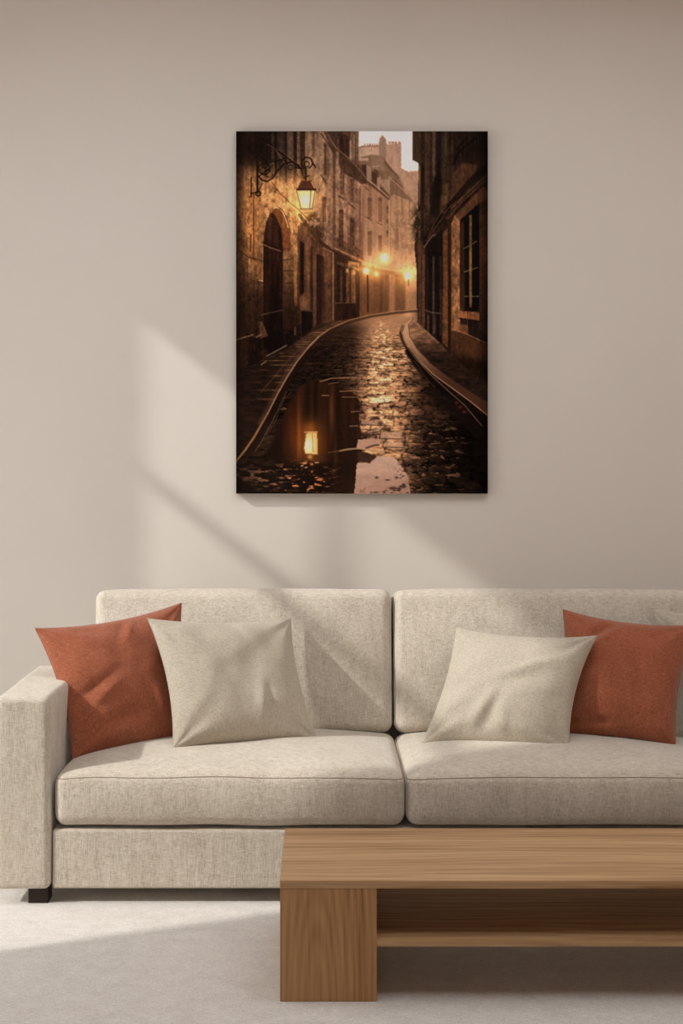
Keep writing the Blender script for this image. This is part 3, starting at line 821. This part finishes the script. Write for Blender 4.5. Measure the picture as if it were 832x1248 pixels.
    kerbR = [(506, 385.5), (499, 388.5), (492, 395), (489, 403), (491.5, 412), (499, 424), (512, 441), (528, 456.5), (548, 471), (570, 487), (600, 511)]
    walkR = [(504, 388), (497.5, 396), (499, 409), (508, 425), (525, 443), (545, 459), (570, 476), (600, 494)]
    ground = poly([(280, 446), (300, 448), (322, 436), (345, 426), (366, 412), (384, 396), (405, 391), (440, 386), (476, 379), (508, 376.5), (508, 392), (530, 412), (548, 431), (566, 448), (600, 474), (600, 620), (280, 620)], 1.2)
    wet = np.clip(1.25 * np.exp(-((X - 467 + (Y - 420) * .02) / (17 + (Y - 380) * .11)) ** 2), 0, 1) * sm(Y, 372, 384) * (1 - .4 * sm(Y, 480, 600))
    wet = np.maximum(wet, .95 * sm(X, 424, 462) * (1 - sm(X, 486, 520)) * (1 - sm(Y, 385, 560) * .25))
    base = lerp((44, 28, 18), (176, 124, 82), np.clip(wet, 0, 1))
    over(ground, base)
    # cobbles: perspective rows with broken joints
    yh, xv = 352.0, 492.0
    dd = np.maximum(Y - yh, 4)
    bend = np.where(Y < 470, (470 - Y) * .0, 0)
    rowf = 4300.0 / dd + vnoise(22, 7, 91, 3) * 1.7
    row = np.floor(rowf); fr = rowf - row
    rr = np.random.RandomState(7); jit = rr.rand(2048); 
    uf = (X - xv) / dd * 7.4 + jit[(row.astype(int)) % 2048] * 3 + vnoise(18, 18, 92, 2) * .5
    colu = np.floor(uf); fu = uf - colu
    hsh = jit[(row.astype(int) * 37 + colu.astype(int) * 101) % 2048]
    joint = np.minimum(sm(fr, 0, .22) * (1 - sm(fr, .82, 1)), sm(fu, 0, .12) * (1 - sm(fu, .9, 1)))
    hl = sm(fr, .5, .75) * (1 - sm(fr, .8, .95))
    amp = sm(Y, 384, 440)
    road = poly([(508, 376)] + kerbL[1:] + [(280, 620), (600, 620), (600, 511)] + kerbR[::-1][1:], 1)
    sp = vnoise(5, 1.6, 94, 3) * .6 + vnoise(2.6, 1.3, 96, 2) * .4
    mod = 1 + amp * ((hsh - .5) * .7 + (blur(joint, 1.0) - .75) * .75 + (sp - .5) * 1.7)
    mul(1 - road + road * np.clip(mod, .12, 2.2))
    add(road * amp * hl * np.clip(.25 + wet, 0, 1) * (hsh > .4), (42, 29, 18))
    shim = sm(vnoise(4.5, 1.7, 95, 3), .56, .72) * np.exp(-((X - 466) / (9 + (Y - 380) * .05)) ** 2) * sm(Y, 384, 400) * (1 - sm(Y, 490, 540))
    add(road * shim, (112, 90, 66))
    far_r = road * (1 - sm(Y, 384, 404))
    over(far_r, (176, 124, 80), .6); add(far_r * gauss(498, 381, 6, 6), (60, 46, 30)); over(far_r * poly([(440, 384), (478, 379), (500, 378), (470, 392), (440, 398)], 2), (150, 100, 60), .35)
    mul(1 - road * .55 * sm(X, 492 + (Y - 405) * .30, 520 + (Y - 405) * .42) * sm(Y, 400, 430))
    mul(1 - road * .35 * (1 - sm(X, 392, 436)) * sm(Y, 398, 430))
    mul(1 - road * .30 * sm(Y, 500, 540) * sm(X, 500, 530))
    mul(1 - road * .35 * gauss(478, 420, 16, 4))
    # left pavement: long slabs catching the light
    pave = ground * poly([(280, 440), (330, 436), (366, 411), (405, 391), (450, 382)] + kerbL[3:] , 1)
    mul(1 - pave * .15)
    over(pave, lerp((30, 18, 12), (78, 50, 30), sm(X, 320, 400)), .85)
    prow = 1500.0 / dd; pf = prow - np.floor(prow)
    add(pave * sm(pf, .0, .12) * (1 - sm(pf, .12, .35)) * sm(vnoise(16, 5, 97, 2), .4, .62) * sm(X, 292, 345), (58, 40, 26))
    mul(1 + pave * (vnoise(7, 2.2, 98, 3) - .5) * .9)
    line([(378, 414), (362, 428), (345, 446), (330, 464), (318, 478)], 1.1, (92, 62, 40), .6)
    for p in (((325, 434), (337, 427.5), (349, 421)), ((318, 444.5), (324, 440.5)), ((312, 411), (318, 408))): line(p, 1.5, (140, 108, 84), .65)
    # kerb stones
    side = [(x + 2.2 + max(0, (y - 400)) * .02, y + 1.6 + max(0, (y - 400)) * .022) for x, y in kerbL]
    line(side, 3.0, (46, 27, 17), .75, 2.0)
    line([(x + 3, y + 4) for x, y in kerbL[6:]], 7, (26, 15, 10), .8, 3.0)
    line(kerbL[:6], 1.1, (168, 118, 76), .8); line(kerbL[5:11], 1.6, (168, 122, 86), .9); line(kerbL[10:], 2.2, (150, 98, 58), .85, 1.2)
    line([(x - 3.5, y + .5) for x, y in kerbL[6:12]], 4, (86, 56, 38), .5, 3)
    line([(349, 477), (340, 497), (331, 515), (319, 537), (311, 550)], 1.2, (96, 66, 44), .7); line([(355, 478), (346, 487), (336, 512), (325, 530)], .9, (84, 56, 36), .55)
    line([(345, 497), (352, 499), (343, 498.5)], 1.0, (150, 120, 52), .7)
    # right pavement and kerb
    pr = ground * poly(kerbR[::-1] + [(508, 380), (508, 392), (530, 412), (548, 431), (566, 448), (600, 474)], 1)
    over(pr, lerp((150, 104, 70), (34, 22, 15), sm(Y, 396, 440)), .9)
    mul(1 + pr * ((vnoise(6, 2.5, 99, 3) - .5) * 1.2))
    kb = poly(kerbR + walkR[::-1], 1)
    over(kb, lerp((196, 146, 102), (70, 42, 27), sm(Y, 402, 470)), .9)
    line(walkR, 1.2, (60, 38, 26), .7)
    drop = [(x - 1.0 - max(0, y - 400) * .01, y + 2.5 + max(0, y - 400) * .085) for x, y in kerbR[2:]]
    line(drop, 3.0, (30, 19, 13), .9, 2.0); line(drop[3:], 9, (16, 10, 8), .9, 3.0); line([(x - 3, y + 14) for x, y in drop[5:]], 12, (22, 14, 10), .7, 6.0)
    line(kerbR[2:], 1.2, (176, 128, 90), .8)
    line([(489, 404), (494, 420), (507, 438), (527, 459), (548, 478), (566, 494), (587, 519)], 1.2, (122, 84, 58), .75)
    line([(505, 440), (520, 462), (530, 472)], .9, (96, 64, 44), .5)
    for x, y in ((556, 491), (561, 496), (566, 502)): over(gauss(x, y, 2.2, 1.6), (120, 36, 28), .7)

    # ---- puddle with the mirrored wall, lantern and sky
    pud = poly([(342, 516), (350, 492), (364, 470), (380, 462), (395, 464), (412, 470), (428, 476), (438, 488), (437, 512), (440, 530), (436, 548), (436, 601), (405, 603), (370, 572), (335, 566), (322, 556), (334, 532)], 4)
    pw = lerp((36, 19, 11), (92, 48, 24), vnoise(5.5, 160, 51, 3))
    over(sm(pud + (vnoise(8, 4, 52, 3) - .5) * .5, .3, .75), pw * .62, .9)
    over(pud * gauss(364, 520, 2.6, 40), (122, 58, 22), .7); over(pud * gauss(404, 500, 3, 26), (120, 66, 36), .55); over(pud * gauss(356, 520, 7, 26), (84, 36, 14), .6)
    over(pud * gauss(421, 575, 9, 22), (30, 19, 13), .8); over(pud * rect(424, 515, 433, 596, 2), (34, 22, 15), .7); over(pud * gauss(409, 560, 2.5, 36), (58, 38, 26), .6)
    over(pud * (1 - sm(X, 330, 356)), (18, 11, 8), .8)
    line([(390, 465), (404, 461), (434, 460)], 1.3, (176, 126, 86), .7); line([(400, 468), (413, 466)], 1.0, (140, 98, 66), .6); line([(414, 477), (436, 476)], 1.1, (170, 122, 86), .7); line([(417, 484), (436, 484)], 1.1, (160, 116, 80), .6)
    for p in (((428, 502), (440, 501)), ((426, 519.5), (436, 519)), ((392, 482), (400, 482))): line(p, 1.2, (178, 132, 98), .6)
    add(gauss(377.5, 540, 17, 24), (96, 52, 14)); add(gauss(377.5, 522, 8, 8), (50, 28, 8))
    over(poly([(372.5, 527), (385.5, 526.5), (386.5, 553), (371, 552), (369.8, 545)], 1.4), lerp((250, 182, 92), (255, 240, 190), np.clip(gauss(376.5, 543, 6, 10), 0, 1)))
    line([(380.5, 528), (381.5, 551)], 1.1, (190, 120, 52), .8); line([(371, 526.7), (386.5, 526.3)], 1.0, (250, 200, 120), .8); over(gauss(377.5, 557, 3, 3), (230, 160, 80), .8)
    # ripples and stones at the lower left
    lowl = sm(Y, 556, 572) * (1 - sm(X, 395, 425))
    rip = vnoise(9, 2.6, 71, 4)
    over(lowl, lerp((20, 13, 9), (58, 36, 22), sm(rip, .45, .7)), .8)
    spk = sm(rip, .55, .66) * sm(vnoise(4, 2, 72, 2), .5, .65)
    add(spk * lowl * np.clip(gauss(372, 585, 34, 26) + gauss(378, 568, 10, 8), 0, 1), (190, 112, 54)); add(sm(rip, .6, .7) * lowl * gauss(330, 580, 26, 12), (60, 44, 34))
    for x, y, w in ((370, 565, 3), (384, 564, 4), (372, 570, 2), (367, 568, 2)): line([(x, y), (x + w, y - .6)], 1.3, (235, 170, 100), .8)
    # sky in the water
    edge = (vnoise(5, 3, 81, 3) - .5)
    over(sm(poly([(434.5, 563), (450, 564), (459, 555.5), (478, 556), (488, 566), (496, 580), (501, 608), (430, 608)], 3) + edge * .8, .35, .6), lerp((196, 156, 130), (172, 130, 106), sm(Y, 556, 600)) * (.9 + .2 * vnoise(14, 7, 82, 3))[..., None])
    over(poly([(435, 549), (447, 551), (458.5, 555.5), (450, 563.5), (435, 562)], 1), (60, 38, 26))
    over(sm(poly([(436, 536), (461, 534), (465, 543), (446, 547), (434.5, 547)], 2) + edge * .5, .4, .6), (182, 138, 108))
    line([(446, 546), (455, 543), (461, 542)], 2.2, (64, 40, 28), .8)
    line([(414, 549.5), (424, 547.5), (436, 546.5), (448, 548), (462, 551), (472, 549)], 1.9, (182, 140, 96), .85); line([(400, 551.5), (416, 549.5)], 1.2, (120, 84, 52), .6)
    for pts in ([(464, 526), (488, 526), (490, 535), (462, 534.5)], [(468, 538), (490, 538), (492, 545.5), (466, 545)], [(440, 512), (464, 511), (470, 519), (438, 517)], [(452, 524), (462, 520), (470, 519), (462, 526), (440, 529)]):
        over(poly(pts, 1.4), (186, 142, 110), .75); line(pts[2:] + pts[:1], 1.3, (46, 28, 19), .7)
    for x, y, rx, ry in ((471, 523, 4.5, 2.6), (463.5, 516, 3, 2.6), (488, 516, 2.2, 2.2), (447, 531, 9, 2.4), (441, 530, 3, 2), (492, 530, 2.5, 4), (493, 541, 2.5, 4), (458, 533, 1.6, 2), (493, 565, 4, 5), (459, 582, 2, 1.3), (472, 585, 3, .9), (483, 582, 2, 1.4), (478, 595, 4, 1.8), (487, 596, 2.2, 1.6), (492, 593, 3, 2), (468, 600, 2, 1.2), (458, 600, 3, 1), (476, 510, 5, 1.6), (457, 509, 6, 1.8), (440, 500, 5, 1.6)):
        over(np.clip(gauss(x, y, rx, ry) * 1.3, 0, 1), (50, 31, 22), .75)
    over(sm(vnoise(4, 2.0, 83, 4), .60, .68) * np.clip(gauss(494, 585, 9, 24) * 1.5 + gauss(470, 600, 34, 6), 0, 1), (48, 30, 21), .8)
    # big stones at the lower right
    lr = road * sm(X - (Y - 540) * .1, 486, 502) * sm(Y, 500, 530)
    mul(1 - lr * .25)
    add(lr * hl * (vnoise(6, 3, 106, 3) > .55) * (1 - sm(X, 545, 585)), (74, 52, 36)); add(lr * sm(vnoise(5, 2.4, 107, 4), .66, .74) * (1 - sm(X, 505, 550)), (62, 46, 33))
    # ---- printing: soft darkening towards the borders belongs to the picture
    ex = np.minimum(X - PX0, PX1 - X); ey = np.minimum(Y - PY0, PY1 - Y)
    mul(1 - .25 * (1 - sm(ex, 0, 14)) * (1 - sm(np.abs(X - 468), 20, 36) * 0))
    mul(1 - .15 * (1 - sm(ey, 0, 8)) * sm(np.abs(X - 468), 30, 50))
    gray = img.mean(-1, keepdims=True); img = img * np.array([1.0, .985, 1.0]) * .90 + gray * .10
    img = img + (vnoise(1.6, 1.6, 15, 1) - .5)[..., None] * 9 * np.clip(img / 90, .2, 1)
    return X, Y, np.clip(img, 2, 255)
# ------------------------------------------------------------------ wall picture
CYF = WY - 0.026
kx = CYF / F
PRINT_GAIN = 1.42
X0, X1 = (287.6 - CX) * kx, (594.2 - CX) * kx
Z1, Z0 = CH - (160 - CY) * kx, CH - (601.6 - CY) * kx
canvas = thing('canvas_print', 'tall unframed canvas of a wet cobbled street on the wall above the sofa', 'picture', ((X0 + X1) / 2, WY, Z0))
o = box('stretcher', X0, X1, CYF + .0006, WY, Z0, Z1, M_EDGE, None, 0.0008); into(o, canvas)
gx, gy, pic = make_picture()
gh, gw = gx.shape
co = np.stack([(gx - CX) * kx, np.full_like(gx, CYF), CH - (gy - CY) * kx], -1).reshape(-1, 3)
ids = np.arange(gh * gw).reshape(gh, gw)
quads = np.stack([ids[:-1, :-1], ids[1:, :-1], ids[1:, 1:], ids[:-1, 1:]], -1).reshape(-1, 4)
me = bpy.data.meshes.new('print')
me.vertices.add(len(co)); me.vertices.foreach_set('co', co.ravel())
me.loops.add(quads.size); me.loops.foreach_set('vertex_index', quads.ravel())
me.polygons.add(len(quads)); me.polygons.foreach_set('loop_start', np.arange(0, quads.size, 4))
me.update(calc_edges=True)
lin = pic / 255.0
lin = np.where(lin <= 0.04045, lin / 12.92, ((lin + 0.055) / 1.055) ** 2.4)
lin = np.clip(lin * PRINT_GAIN, 0, 0.92)
ca = me.color_attributes.new('ink', 'FLOAT_COLOR', 'POINT')
ca.data.foreach_set('color', np.concatenate([lin.reshape(-1, 3), np.ones((gh * gw, 1))], 1).ravel())
t = NT('printed_canvas')
at = t.n('ShaderNodeAttribute'); at.attribute_name = 'ink'
t.l(at.outputs['Color'], t.b.inputs['Base Color'])
t.b.inputs['Roughness'].default_value = 0.85; t.b.inputs['Specular IOR Level'].default_value = 0.0
# the print wraps round the stretcher edge: a thin sheet with real edges
o = link('print', me, t.m); into(o, canvas)
